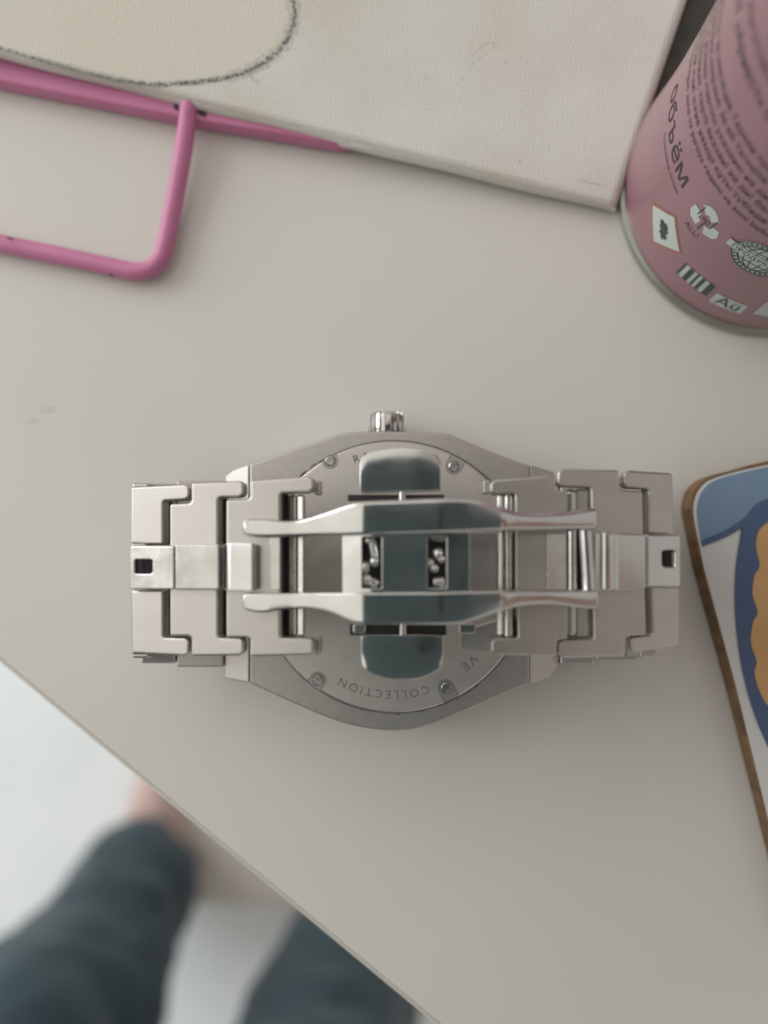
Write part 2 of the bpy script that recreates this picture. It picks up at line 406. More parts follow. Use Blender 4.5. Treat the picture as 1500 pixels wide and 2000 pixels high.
# closed board: rim and underside
rim = [i for i in range(nu + 1)] + [j * (nu + 1) + nu for j in range(1, nv + 1)] + [nv * (nu + 1) + i for i in range(nu - 1, -1, -1)] + [j * (nu + 1) for j in range(nv - 1, 0, -1)]
nb = len(verts)
for r in rim: verts.append(verts[r] - Vector((0, 0, 1.3 * MM)))
K = len(rim)
faces += [[rim[k], rim[(k + 1) % K], nb + (k + 1) % K, nb + k] for k in range(K)] + [[nb + k for k in range(K)]]
mask += [0.0] * K
M_canvas = mat('primed_canvas', (.66, .645, .60), .75)
b = M_canvas.node_tree.nodes['Principled BSDF']
tc = N(M_canvas, 'ShaderNodeTexCoord'); at = N(M_canvas, 'ShaderNodeAttribute'); at.attribute_name = 'cream'
nz = N(M_canvas, 'ShaderNodeTexNoise'); nz.inputs['Scale'].default_value = 35; nz.inputs['Detail'].default_value = 4
L(M_canvas, tc.outputs['Object'], nz.inputs['Vector'])
r1 = N(M_canvas, 'ShaderNodeValToRGB'); r1.color_ramp.elements[0].color = (.61, .575, .50, 1); r1.color_ramp.elements[1].color = (.68, .665, .62, 1)
r1.color_ramp.elements[0].position = .38; r1.color_ramp.elements[1].position = .62
L(M_canvas, nz.outputs[0], r1.inputs[0])
mx = N(M_canvas, 'ShaderNodeMix', data_type='RGBA'); mx.inputs[7].default_value = (.655, .625, .52, 1)
ml = N(M_canvas, 'ShaderNodeMath', operation='MULTIPLY'); ml.inputs[1].default_value = .75
L(M_canvas, at.outputs['Fac'], ml.inputs[0]); L(M_canvas, ml.outputs[0], mx.inputs[0]); L(M_canvas, r1.outputs[0], mx.inputs[6]); L(M_canvas, mx.outputs[2], b.inputs['Base Color'])
mp = N(M_canvas, 'ShaderNodeMapping'); mp.inputs['Rotation'].default_value = (0, 0, R_(12)); L(M_canvas, tc.outputs['Object'], mp.inputs[0])
w1 = N(M_canvas, 'ShaderNodeTexWave'); w1.bands_direction = 'X'; w1.inputs['Scale'].default_value = 520; w1.inputs['Distortion'].default_value = 3.5; w1.inputs['Detail'].default_value = 2; w1.inputs['Detail Scale'].default_value = 1.5
w2 = N(M_canvas, 'ShaderNodeTexWave'); w2.bands_direction = 'Y'; w2.inputs['Scale'].default_value = 480; w2.inputs['Distortion'].default_value = 3.5; w2.inputs['Detail'].default_value = 2
for q_ in (w1, w2): L(M_canvas, mp.outputs[0], q_.inputs['Vector'])
n3 = N(M_canvas, 'ShaderNodeTexNoise'); n3.inputs['Scale'].default_value = 900; n3.inputs['Detail'].default_value = 2; L(M_canvas, mp.outputs[0], n3.inputs['Vector'])
ad = N(M_canvas, 'ShaderNodeMath', operation='ADD'); L(M_canvas, w1.outputs[1], ad.inputs[0]); L(M_canvas, w2.outputs[1], ad.inputs[1])
ad2 = N(M_canvas, 'ShaderNodeMath', operation='ADD'); L(M_canvas, ad.outputs[0], ad2.inputs[0]); L(M_canvas, n3.outputs[0], ad2.inputs[1])
bp = N(M_canvas, 'ShaderNodeBump'); bp.inputs['Distance'].default_value = 2.8e-5; bp.inputs['Strength'].default_value = 1
L(M_canvas, ad2.outputs[0], bp.inputs['Height']); L(M_canvas, bp.outputs[0], b.inputs['Normal'])
cv = obj('canvas_board', verts, faces, M_canvas, canvas, sharp=60)
a = cv.data.attributes.new('cream', 'FLOAT', 'POINT'); a.data.foreach_set('value', mask)

M_pencil = mat('pencil', (.10, .11, .11), .6)
b = M_pencil.node_tree.nodes['Principled BSDF']
tc = N(M_pencil, 'ShaderNodeTexCoord'); nz = N(M_pencil, 'ShaderNodeTexNoise'); nz.inputs['Scale'].default_value = 2200; nz.inputs['Detail'].default_value = 3
L(M_pencil, tc.outputs['Object'], nz.inputs['Vector'])
r1 = N(M_pencil, 'ShaderNodeValToRGB'); r1.color_ramp.elements[0].position = .42; r1.color_ramp.elements[1].position = .60; r1.color_ramp.elements[1].color = (.85, .85, .85, 1)
L(M_pencil, nz.outputs[0], r1.inputs[0]); L(M_pencil, r1.outputs[0], b.inputs['Alpha'])
M_pencil2 = M_pencil.copy(); M_pencil2.name = 'faint_pencil'; M_pencil2.node_tree.nodes['Color Ramp'].color_ramp.elements[1].color = (.22, .22, .22, 1)
def ribbon(name, path, wd, m, parent, lift=.05, pl=None, seed=0, n=10):
    p = smooth_path(path, n); v, f = [], []
    for i, (x, y) in enumerate(p):
        x2, y2 = p[min(i + 1, len(p) - 1)]; x1, y1 = p[max(i - 1, 0)]
        l = math.hypot(x2 - x1, y2 - y1) or 1; nx, ny = -(y2 - y1) / l, (x2 - x1) / l
        t = i / (len(p) - 1)
        ww = wd(t) if callable(wd) else wd
        ww *= 1 + .35 * noise.noise(Vector((x * .06, y * .06, seed)))
        jx = 1.6 * noise.noise(Vector((x * .03, y * .03, seed + 5)))
        for s in (-1, 1):
            q = PL(x + nx * (s * ww / 2 + jx), y + ny * (s * ww / 2 + jx), (pl[0] + lift, pl[1], pl[2])); v.append(q)
        if i: k = 2 * i; f.append([k - 2, k, k + 1, k - 1])
    return obj(name, v, f, m, parent, smooth=False)
ribbon('pencil_line', arc[0:15], lambda t: 6 + 8 * max(0, (t - .3)) * (1 if t < .85 else .6), M_pencil, canvas, .06, cpl, 1)
ribbon('pencil_line', arc[3:14], lambda t: 26 if t > .5 else 13, M_pencil2, canvas, .04, cpl, 3)
ribbon('pencil_line', [(440, 150), (480, 148), (505, 160)], 6, M_pencil2, canvas, .07, cpl, 4)
ribbon('pencil_mark', [(893, 168), (915, 135), (940, 108)], 2, M_pencil2, canvas, .06, cpl, 5)
ribbon('pencil_mark', [(922, 110), (945, 88), (965, 82), (966, 95)], 4, M_pencil2, canvas, .06, cpl, 6)
ribbon('pencil_mark', [(832, 147), (833, 150), (832, 154)], 5, M_pencil2, canvas, .06, cpl, 7)
ribbon('pencil_mark', [(986, 118), (987, 124)], 4, M_pencil2, canvas, .06, cpl, 8)
ribbon('pencil_mark', [(1130, 350), (1150, 357), (1178, 362)], 4, M_pencil2, canvas, .06, cpl, 9)
ribbon('pencil_mark', [(1013, 318), (1018, 312)], 6, M_pencil2, canvas, .06, cpl, 10)

# ================================================================== PINK ROD FRAME
pf = thing('rod_frame', P(250, 350, 0), 'glossy pink frame of bent rod with a rounded corner, tucked under the canvas', 'frame')
slab('bar', [(-500, -35), (395, 165), (660, 232), (690, 262), (686, 276), (655, 279), (396, 235), (345, 226), (0, 158), (-500, 55)], 3.9, 3.4, M_pink, pf, bevel=.7, seg=4)
path = smooth_path([(373, 168), (369, 210), (365, 245), (352, 330), (337, 410), (322, 482), (312, 508), (293, 526), (262, 530), (230, 524), (120, 500), (0, 475), (-250, 420), (-520, 360)], 6)
zs = lambda i, n: lerp(3.2, 4.1, i / 6) if i < 6 else (lerp(4.1, 1.9, min(1, (i - 6) / 20)))
tube('rod', [P(x, y, zs(i, len(path))) for i, (x, y) in enumerate(path)], 1.45, M_pink, pf, n=20)
for (x, y, s) in ((20, 466, 5), (217, 537, 3)):
    tube('scuff', [P(x - s, y - 1, 4.02), P(x + s, y + 1, 4.02)], .18, M_ink, pf, n=8)
for (x0, x1, y0) in ((339, 349, 192), (387, 403, 204)):
    slab('socket', [(x0, y0), (x1, y0 + 3), (x1, y0 + 26), (x0, y0 + 20)], 3.98, .5, M_dark, pf, bevel=.1)

# ================================================================== DARK SHEET painting the shade between canvas and can
tag(slab('gap_shade', [(1190, 300), (1224, 366), (1228, 352), (1330, 210), (1480, -10), (1620, -220), (1300, -300), (1240, 0)], 1.9, 1.8, M_olive, bevel=.6),
    'dark olive sheet painting the wedge of shade between the canvas and the pink can', 'gap_shade')

# ================================================================== AEROSOL CAN
can_c = P(1503, 366, 1.5); RC = 21.9
can = thing('aerosol_can', (can_c.x, can_c.y, 0), 'pink aerosol can with small black print and pale symbols, standing at the top right', 'can')
prof = [(RC - 1, 1.7), (RC + .9, 1.7), (RC + 1.2, 2.1), (RC + 1.15, 3.0), (RC + .98, 5), (RC + .8, 7), (RC + .62, 9), (RC + .32, 13), (RC + .1, 18), (RC, 24)] + [(RC, 24 + i * 6) for i in range(1, 19)] + [(RC - .2, 134), (RC - 3, 140), (RC - 8, 144), (14, 145)]
lathe('can_body', can_c, prof, M_paint, can)
lathe('bottom_rim', can_c, [(RC - 2, .05), (RC + 1.1, 0.02), (RC + 1.8, .3), (RC + 2.1, .9), (RC + 1.8, 1.5), (RC + .9, 1.8), (RC - .5, 1.85)], M_rim, can)
lathe('cap', can_c, [(14, 145.05), (17, 145.2), (17, 160), (15.5, 163), (6, 164)], M_plast, can)
def cyl(px, py, r=RC):
    d = ray(px, py); o = CAM - can_c; R = r * MM
    a = d.x ** 2 + d.y ** 2; b_ = 2 * (o.x * d.x + o.y * d.y); c_ = o.x ** 2 + o.y ** 2 - R * R
    t = (-b_ - math.sqrt(max(0, b_ * b_ - 4 * a * c_))) / (2 * a); p = CAM + d * t
    return math.atan2(p.y - can_c.y, p.x - can_c.x), p.z / MM
FLARE = [(2.1, 1.2), (3.0, 1.15), (5, .98), (7, .8), (9, .62), (13, .32), (18, .1), (24, 0)]
def on_can(th0, z0, lift=.05, sx=1, sy=1, rot=0):
    cr, sr = math.cos(rot), math.sin(rot)
    def fn(x, y):
        X, Y = (x * cr - y * sr) * sx, (x * sr + y * cr) * sy
        th = th0 + X / (RC * MM); r = (RC + lift + interp(FLARE, z0 + Y / MM)[0]) * MM
        return Vector((can_c.x + r * math.cos(th), can_c.y + r * math.sin(th), z0 * MM + Y))
    return fn
def grid_geo(w_, h_, n=12):
    v = [(-w_ / 2 * MM + w_ * MM * i / n, h_ * MM * (j - .5)) for j in (0, 1) for i in range(n + 1)]
    return v, [[i, i + 1, n + 2 + i, n + 1 + i] for i in range(n)]
def row(txt, th_deg, z, size, m, name='lettering', align='RIGHT', spacing=1.0):
    decal(name, [text_geo(txt, size, align, spacing)], on_can(R_(th_deg), z), m, can)
# placed from the picture: heights above the table in mm, angles round the can
zb = cyl(1475, 447)[1]; thR = math.degrees(cyl(1500, 470)[0]) + 8
zt = cyl(1470, 300)[1]
rows = ['Срок годности: 36 месяцев Термін придатності: 36 міс', 'Жарамдылық мерзімі: 36 ай Yaroqlilik muddati: 36 oy', 'Дата изготовления и номер партии указаны на дне баллона', 'дата виготовлення, партії вказані на дні балона мл', 'шығарылған күні және нөмірі құты түбінде көрсет', 'ishlab chiqarilgan sana va partiya raqami va soni ballonning']
n_r = len(rows)
for i, t in enumerate(rows):
    row(t, thR + [8, 4, 2, 0, 2, 0][i], lerp(zt, zb, i / (n_r - 1)), 1.55, M_ink)
zz = zt + 5.2
for t, sz, dz, off in (('ЗАТ «Арнест» 01054, м. Київ, вул.', 2.2, 3.0, 14), ('Изготовитель: Россия, 357107', 2.0, 2.8, 10), ('Ставропольский край, г.', 2.0, 2.8, 12), ('ул. Комбинатская, 6. Склад', 1.9, 2.6, 9), ('хранить при температуре до 50', 1.9, 2.6, 12), ('беречь от детей месте. Баллон', 1.9, 2.6, 10), ('не разбирать и не давать', 1.9, 2.6, 12), ('Состав: Butane Isobutane', 1.9, 2.6, 10), ('Propane Alcohol Aqua Parfum', 1.9, 2.6, 12)):
    row(t, thR + off, zz, sz, M_ink2 if sz < 2.1 else M_ink); zz += dz
th, z = cyl(1331, 362)
x0_ = min(p[0] for p in text_geo('ьём', 4.5, 'RIGHT')[0]) / MM
gv, gf = text_geo('об', 4.5, 'RIGHT'); gl = [([(x + (x0_ - .95) * MM, y) for x, y in gv], gf), text_geo('ём', 4.5, 'RIGHT')]
def quad_geo(a, b, c, d): return [(a * MM, b * MM), (c * MM, b * MM), (c * MM, d * MM), (a * MM, d * MM)], [[0, 1, 2, 3]]
gl += [quad_geo(x0_, 0, x0_ + .36, 2.43), quad_geo(x0_ - .65, 2.12, x0_ + .0, 2.43)]       # hard sign drawn from strokes
hs = []
def bowl(t):
    a = (.5 - t) * math.pi; return (x0_ + .95 + .62 * math.cos(a), .76 + .60 * math.sin(a))
hv, hf = [], []
for k in range(17):
    a = math.pi * (.5 - k / 16)
    for q_ in (-.17, .17): hv.append(((x0_ + .95 + (.60 + q_) * math.cos(a)) * MM, (.77 + (.60 + q_) * math.sin(a)) * MM))
    if k: hf.append([2 * k - 2, 2 * k, 2 * k + 1, 2 * k - 1])
gl += [(hv, hf), quad_geo(x0_ + .36, 0, x0_ + .95, .34), quad_geo(x0_ + .36, 1.2, x0_ + .95, 1.54)]
decal('lettering', gl, on_can(th + R_(2), z), M_ink, can)
row('Бұйымның көлемі', math.degrees(th) + 1, z - 2.0, 1.0, M_ink2)

# hazard diamond
th, z = cyl(1303, 445)
def poly_geo(p, n=1):
    return [(x * MM, y * MM) for x, y in p], [list(range(len(p)))]
def quad4(h): return [(0, h), (-h, 0), (0, -h), (h, 0)]
def subdiv_diamond(h, n=10):
    v, f = [], []
    for j in range(n + 1):
        for i in range(n + 1):
            a, b2 = i / n - .5, j / n - .5; v.append(((a - b2) * h * MM, (a + b2) * h * MM))
    for j in range(n):
        for i in range(n): k = j * (n + 1) + i; f.append([k, k + 1, k + n + 2, k + n + 1])
    return v, f
decal('hazard_border', [subdiv_diamond(4.5)], on_can(th, z, .04), M_orl, can)
decal('hazard_sign', [subdiv_diamond(3.95)], on_can(th, z, .07), M_mint, can)
blob = []
rnd = random.Random(4)
for (bx_, by, br) in ((-.9, .5, .8), (-.1, 1.0, .7), (.5, .3, .6), (-.4, -.2, .6), (.2, -1.1, .8), (.9, -.9, .6), (.6, -1.7, .5), (-.2, .3, .8)):
    pts = [(bx_ + br * (1 + .5 * rnd.uniform(-1, 1)) * math.cos(k * .628), by + br * (1 + .5 * rnd.uniform(-1, 1)) * math.sin(k * .628)) for k in range(10)]
    blob.append(poly_geo(pts))
for i, bq in enumerate(blob): decal('hazard_picture', [bq], on_can(th, z, .13 + .004 * i, .8, .8), M_inkgreen, can)
# recycling arrows
th, z = cyl(1379, 430)
for k in range(3):
    a0 = 90 + 120 * k
    pts = []
    for (r_, a) in ((1.1, a0 - 44), (2.7, a0 - 40), (3.1, a0 - 8), (3.1, a0 + 12), (2.6, a0 + 42), (1.1, a0 + 34), (1.35, a0)):
        pts.append((r_ * math.cos(R_(a)), r_ * math.sin(R_(a))))
    decal('recycling_arrow', [poly_geo(pts)], on_can(th, z, .05, .95, 1.0), M_mint, can)
    pts = [(1.55 * math.cos(R_(a0 + 60)) * 1.0 + dx, 1.55 * math.sin(R_(a0 + 60)) + dy) for dx, dy in ((-.25, -1.3), (-.05, -1.35), (.2, 1.2), (0, 1.25))]
    decal('recycling_line', [poly_geo(pts)], on_can(th, z, .07, .95, 1.0), M_inkgreen, can)
decal('recycling_number', [text_geo('40', 1.5, 'CENTER')], on_can(th, z - .5, .08), M_ink2, can)
decal('recycling_letters', [text_geo('ALU', 1.5, 'CENTER')], on_can(th - .03, z - 4.6, .06), M_ink2, can)
# globe emblem with banner
th, z = cyl(1482, 507)
def disc_geo(rx, ry, n=40, ring=0):
    v = [(0, 0)] + [(rx * MM * math.cos(k * math.tau / n), ry * MM * math.sin(k * math.tau / n)) for k in range(n)]
    return v, [[0, 1 + k, 1 + (k + 1) % n] for k in range(n)]
def rows_disc(r, n=18):
    v, f = [], []
    for j in range(n + 1):
        x = -r + 2 * r * j / n; h = math.sqrt(max(0, r * r - x * x)); v += [(x * MM, -h * MM), (x * MM, h * MM)]
        if j: k = 2 * j; f.append([k - 2, k, k + 1, k - 1])
    return v, f
decal('globe_emblem', [rows_disc(3.9)], on_can(th, z, .05), M_mint, can)
lines = []
def arcline(fnp, wd=.13, n=28):
    v, f = [], []
    for i in range(n + 1):
        x, y = fnp(i / n); x2, y2 = fnp(min(1, i / n + .01)); x1, y1 = fnp(max(0, i / n - .01)); l = math.hypot(x2 - x1, y2 - y1) or 1
        nx, ny = -(y2 - y1) / l * wd, (x2 - x1) / l * wd
        v += [((x - nx) * MM, (y - ny) * MM), ((x + nx) * MM, (y + ny) * MM)]
        if i: k = 2 * i; f.append([k - 2, k, k + 1, k - 1])
    return v, f
for r_ in (3.75, 2.9): lines.append(arcline(lambda t, r_=r_: (r_ * math.cos(t * math.tau), r_ * math.sin(t * math.tau)), .10, 60))
for k in (-.66, -.25, .25, .66): lines.append(arcline(lambda t, k=k: (2.9 * k * math.cos((t - .5) * math.pi), 2.9 * math.sin((t - .5) * math.pi)), .07))
for k in (-1.5, 0, 1.5): lines.append(arcline(lambda t, k=k: ((2 * t - 1) * math.sqrt(2.9 ** 2 - k * k), k), .07))
decal('globe_lines', lines, on_can(th, z, .13), M_inkgreen, can)
dots = []
for k in range(30):
    a = k * math.tau / 30; dots.append(([(x + 3.32 * MM * math.cos(a), y + 3.32 * MM * math.sin(a)) for x, y in disc_geo(.2, .2, 8)[0]], disc_geo(.2, .2, 8)[1]))
decal('globe_lettering', dots, on_can(th, z, .13), M_inkgreen, can)
decal('globe_banner', [grid_geo(9.6, 1.5, 16)], on_can(th, z + .1, .17), M_mint, can)
decal('globe_banner_text', [text_geo('ПРОДУКЦИЯ', 1.25, 'CENTER', 1.05)], on_can(th, z - .35, .22), M_inkgreen, can)
# EAC conformity mark: pale block with dark strokes
th, z = cyl(1363, 540)
decal('mark_ground', [grid_geo(5.4, 3.4)], on_can(th, z, .05), M_mint, can)
bars = []
for (cx_, wd_) in ((-2.55, .35), (-1.25, .8), (-.1, .35), (.9, .55), (2.35, .9)):
    v_, f_ = grid_geo(wd_, 3.42, 2); bars.append(([(x + cx_ * MM, y) for x, y in v_], f_))
for (cx_, cy_, wd_, h_) in ((-1.9, 1.45, 1.0, .4), (-1.9, 0, 1.0, .4), (.4, 1.45, 1.1, .4), (.4, -.1, 1.1, .35), (1.7, -1.45, 1.4, .4)):
    v_, f_ = grid_geo(wd_, h_, 2); bars.append(([(x + cx_ * MM, y + cy_ * MM) for x, y in v_], f_))
decal('mark_strokes', bars[:5], on_can(th, z, .12), M_inkgreen, can)
# panel with letters, and the next panel
th, z = cyl(1426, 585)
decal('letter_panel', [grid_geo(4.9, 3.0)], on_can(th, z, .05, 1, 1), M_mint, can)
decal('panel_letters', [text_geo('Аü', 3.2, 'CENTER')], on_can(th, z - 1.0, .12), M_inkgreen, can)
th, z = cyl(1512, 598)
th += .09
decal('letter_panel', [grid_geo(8.0, 4.6)], on_can(th, z, .05), M_mint, can)
st = []
for k in range(5):
    v_, f_ = grid_geo(6.4 - .5 * k, .28, 6); st.append(([(x + .4 * MM, y + (1.5 - k * .62) * MM) for x, y in v_], f_))
decal('panel_lines', st, on_can(th, z, .075), M_inkgreen, can)

# ================================================================== PRINTED BOARD (right)
cz = 4.0
brd = thing('printed_board', P(1480, 1200, 0), 'printed wooden board with brown edge and blue and orange design, at the right', 'board')
o1 = smooth_path([(1900, 810), (1500, 900), (1440, 916), (1400, 926), (1372, 938), (1353, 960), (1346, 990), (1350, 1018)], 5) + [(1369, 1110), (1433, 1340), (1498, 1600), (1560, 1850), (1960, 1750)]
slab('wood_core', o1, cz, 3.9, M_mdf, brd, bevel=.35)
o2 = smooth_path([(1880, 825), (1500, 911), (1440, 925), (1405, 935), (1382, 947), (1367, 968), (1361, 995), (1363, 1022)], 5) + [(1381, 1110), (1443, 1340), (1506, 1600), (1566, 1838), (1940, 1740)]
o2 = [((x - 1900) * 1.010 + 1900 - 1, (y - 1300) * 1.006 + 1300) for x, y in o2]
slab('white_face', o2, cz + .10, .09, M_white, brd, bevel=0)
sky = smooth_path([(1880, 825), (1500, 911), (1440, 925), (1405, 935), (1382, 947), (1367, 968), (1361, 995), (1363, 1022)], 5) + [(1369, 1058), (1420, 1038), (1462, 1016), (1500, 985), (1880, 900)]
slab('blue_field', sky, cz + .18, .07, M_blue, brd, bevel=0)
band = [(x, y) for x, y in smooth_path([(1369, 1056), (1420, 1034), (1455, 1010), (1478, 984), (1520, 970), (1600, 965)], 5) + [(1640, 1500)] + smooth_path([(1520, 1500), (1475, 1400), (1448, 1300), (1436, 1200), (1437, 1110), (1448, 1040), (1452, 1030), (1420, 1048), (1372, 1068)], 5)]
slab('navy_outline', band, cz + .26, .07, M_navy, brd, bevel=0)
sc = []
ctr = [(1502, 1040, 26), (1506, 1098, 30), (1506, 1165, 34), (1512, 1235, 40), (1512, 1320, 36), (1540, 1390, 44)]
pts = smooth_path([(1515, 1012), (1486, 1032), (1477, 1065), (1484, 1104), (1474, 1125), (1470, 1160), (1480, 1196), (1471, 1215), (1467, 1255), (1478, 1292), (1474, 1312), (1482, 1345), (1500, 1378), (1530, 1400)], 6) + [(1700, 1450), (1700, 1000)]
slab('orange_shape', pts, cz + .34, .07, M_oran, brd, bevel=0)

# ================================================================== WATCH
wt = thing('wristwatch', P(765, 1125, 0), 'steel bracelet wristwatch lying dial down, case back and butterfly clasp facing up', 'watch')
ZB = 9.0
outl = smooth_path([(487, 1334), (560, 1368), (640, 1402), (700, 1420), (770, 1428), (830, 1420), (900, 1393), (1000, 1350), (1035, 1338)], 4) + \
    [(1035, 908), (1020, 904)] + smooth_path([(1000, 897), (960, 882), (905, 859), (880, 849), (850, 845), (765, 842), (690, 844), (660, 849), (620, 862), (560, 882), (487, 907)], 4)
case = slab('case', outl, ZB, 7.0, M_case, wt, bevel=.35)
slab('bezel', [(765 + 230 * math.cos(k * math.tau / 48), 1130 + 245 * math.sin(k * math.tau / 48)) for k in range(48)], 2.1, 2.05, M_pol, wt, bevel=.4)
# lugs, sloping away from the case back
pl_l = plane_px((487, 1120), ZB - .02, (436, 1120), ZB - 1.6); pl_r = plane_px((1035, 1120), ZB - .02, (1090, 1120), ZB - 2.2)
slab('lug', [(486.5, 907), (455, 918), (440, 930), (438, 1325), (486.5, 1334)], pl_l, 5.0, M_case, wt, bevel=.25)
slab('lug', [(1035.5, 908), (1082, 922), (1092, 940), (1092, 1300), (1074, 1325), (1035.5, 1338)], pl_r, 4.5, M_case, wt, bevel=.25)
# case back
cb = P(767, 1125, ZB + .8); RB = (cb - P(767, 1392, ZB + .8)).length / MM
back_o = lathe('case_back', cb, [(RB - .2, ZB - .3), (RB, ZB + .02), (RB, ZB + .62), (RB - .22, ZB + .8), (.01, ZB + .8)], M_back, wt, n=128, caps=False)
lathe('case_back_groove', cb, [(RB + .28, ZB + .012), (RB + .01, ZB + .012)], M_engr, wt, n=128, caps=False)
zb_ = ZB + .8
def on_back(x, y, lift=.012): return Vector((x, y, (zb_ + lift) * MM))
def arc_text(name, txt, ang, r, size, m, spacing=1.15):
    gv, gf = text_geo(txt, size, 'CENTER', spacing)
    def fn(x, y):
        a = R_(ang) - x / (r * MM); rr = r * MM + y
        return Vector((cb.x + rr * math.cos(a), cb.y + rr * math.sin(a), (zb_ + .012) * MM))
    decal(name, [(gv, gf)], fn, m, back_o)
def pang(px, py):
    p = P(px, py, zb_); return math.degrees(math.atan2(p.y - cb.y, p.x - cb.x)), (p - Vector((cb.x, cb.y, p.z))).length / MM
a0, r0 = pang(748, 1358)
arc_text('engraved_text', 'COLLECTION', a0, r0 - .75, 1.75, M_engt, 1.35)
a0, r0 = pang(918, 1296)
arc_text('engraved_text', 'VE', a0, r0 - .75, 1.9, M_engt, 1.35)
a0, r0 = pang(705, 892)
arc_text('engraved_text', 'RA', a0, r0 - .7, 1.7, M_engr, 1.4)
# screw seats with screws
for (px, py) in ((645, 900), (886, 911), (621, 1328), (871, 1343)):
    a0, r0 = pang(px, py); a0 = R_(a0)
    ux, uy = Vector((math.cos(a0), math.sin(a0), 0)), Vector((-math.sin(a0), math.cos(a0), 0))
    c = Vector((cb.x, cb.y, 0)) + ux * r0 * MM
    def U(points, z): return [c + ux * x * MM + uy * y * MM + Vector((0, 0, z * MM)) for x, y in points]
    reach = RB - r0
    shape = [(reach * .98, 1.25), (0, 1.2)] + [(1.2 * math.cos(R_(q_)), 1.2 * math.sin(R_(q_))) for q_ in range(110, 260, 20)] + [(0, -1.2), (reach * .98, -1.25)]
    tv, tf = prism(U(shape, zb_ + .02), U(shape, zb_ - .2)); seat = obj('screw_seat', tv, tf, M_case, back_o, bevel=.03, seg=1)
    ring = [(1.25 * math.cos(k * .3307), 1.25 * math.sin(k * .3307)) for k in range(19)]
    outer = [(x * 1.0, y * 1.0) for x, y in shape]; inner = [(x * .93, y * .93) for x, y in shape]
    v_ = U(outer, zb_ + .03) + U(inner, zb_ + .03); n_ = len(outer)
    obj('screw_seat_edge', v_, [[k, k + 1, n_ + k + 1, n_ + k] for k in range(n_ - 1)], M_engr, back_o, smooth=False)
    cc = c.copy(); lathe('screw', cc, [(.72, zb_ - .1), (.72, zb_ + .12), (.62, zb_ + .2), (.01, zb_ + .2)], M_worn, back_o, n=28, caps=False)
    lathe('screw_gap', cc, [(.86, zb_ + .035), (.73, zb_ + .035)], M_engr, back_o, n=28, caps=False)
# grime in the groove
rg = random.Random(3)
for k in range(26):
    a = R_(rg.choice([rg.uniform(-118, -48), rg.uniform(118, 142)])); r_ = RB + rg.uniform(.1, .45)
    c = Vector((cb.x + r_ * MM * math.cos(a), cb.y + r_ * MM * math.sin(a), (ZB + .02) * MM)); t_ = Vector((-math.sin(a), math.cos(a), 0)); n_ = Vector((math.cos(a), math.sin(a), 0))
    l_, w_ = rg.uniform(.25, .9) * MM, rg.uniform(.05, .14) * MM
    if k < 26: obj('grime', [c + t_ * l_ * math.cos(q_ * .785) + n_ * w_ * math.sin(q_ * .785) for q_ in range(8)], [list(range(8))], mat('grime', (.16, .11, .075), .8) if k == 0 else bpy.data.materials['grime'], back_o, smooth=False)

# crown: fluted
ck = P(757, 850, 5.2); crown_top = P(757, 808, 5.2); Lc = (crown_top - ck).length / MM; Rr = (P(794, 820, 5.2) - P(720, 820, 5.2)).length / MM / 2
v, f = [], []; n = 20 * 6
prof = [(0, .80), (0.12, .97), (.3, 1.0), (Lc - .6, 1.0), (Lc - .2, .93), (Lc, .8)]
for (d, s) in prof:
    for k in range(n):
        a = k * math.tau / n; ph_ = (k % 6) / 6.0
        rr = Rr * s * (1 - (.17 if k % 6 in (0, 1) else 0)) * MM
        v.append(ck + Vector((rr * math.cos(a), d * MM, rr * math.sin(a))))
for i in range(len(prof) - 1):
    for k in range(n): k2 = (k + 1) % n; f.append([i * n + k, i * n + k2, (i + 1) * n + k2, (i + 1) * n + k])
f += [list(range(n)), list(range((len(prof) - 1) * n, len(prof) * n))]
obj('crown', v, f, M_pol, wt, sharp=30)

# ---- bracelet: outer run down to the lugs
def link_xz(name, pts, y0, y1, m=M_brush, parent=wt, bevel=.3):
    top = [Vector((x * MM, y0 * MM, z * MM)) for x, z in pts]; bot = [Vector((x * MM, y1 * MM, z * MM)) for x, z in pts]
    v, f = prism(top, bot); return obj(name, v, f, m, parent, bevel)
yT = P(300, 940, 10).y / MM; yB = P(300, 1300, 10).y / MM
slab('bracelet_link', rect(345, 939, 436, 1303), plane_px((345, 1100), 8.6, (436, 1100), 8.0), 3.0, M_brush, wt, bevel=.3)
slab('bracelet_link', rect(275, 945, 342, 1296), plane_px((268, 1100), 10.4, (342, 1100), 8.8), 3.0, M_brush, wt, bevel=.3)
slab('bracelet_link', rect(1094, 936, 1160, 1298), plane_px((1094, 1100), 7.6, (1160, 1100), 8.4), 3.0, M_brush, wt, bevel=.3)
slab('bracelet_link', rect(1163, 938, 1246, 1290), plane_px((1163, 1100), 8.6, (1252, 1100), 10.0), 3.0, M_brush, wt, bevel=.3)
def wall(pts, y0=944, y1=1285):
    """bracelet link standing on edge; pts: (photo x, z mm)"""
    top = [P(x, y0, z) for x, z in pts]; bot = [P(x, y1, z) for x, z in pts]
    v, f = prism(top, bot); return obj('bracelet_link', v, f, M_brush, wt, .3)
wall([(272, 10.6), (262, 12), (258, 17), (290, 17), (300, 10.5)]); wall([(258, 17.3), (257, 22.4), (288, 22.4), (290, 17.3)], 950, 1278)
wall([(1250, 10.2), (1268, 12), (1285, 16.5), (1250, 16.5), (1225, 10.2)], 938, 1284); wall([(1286, 16.8), (1312, 21.4), (1275, 21.4), (1250, 16.8)], 936, 1270)

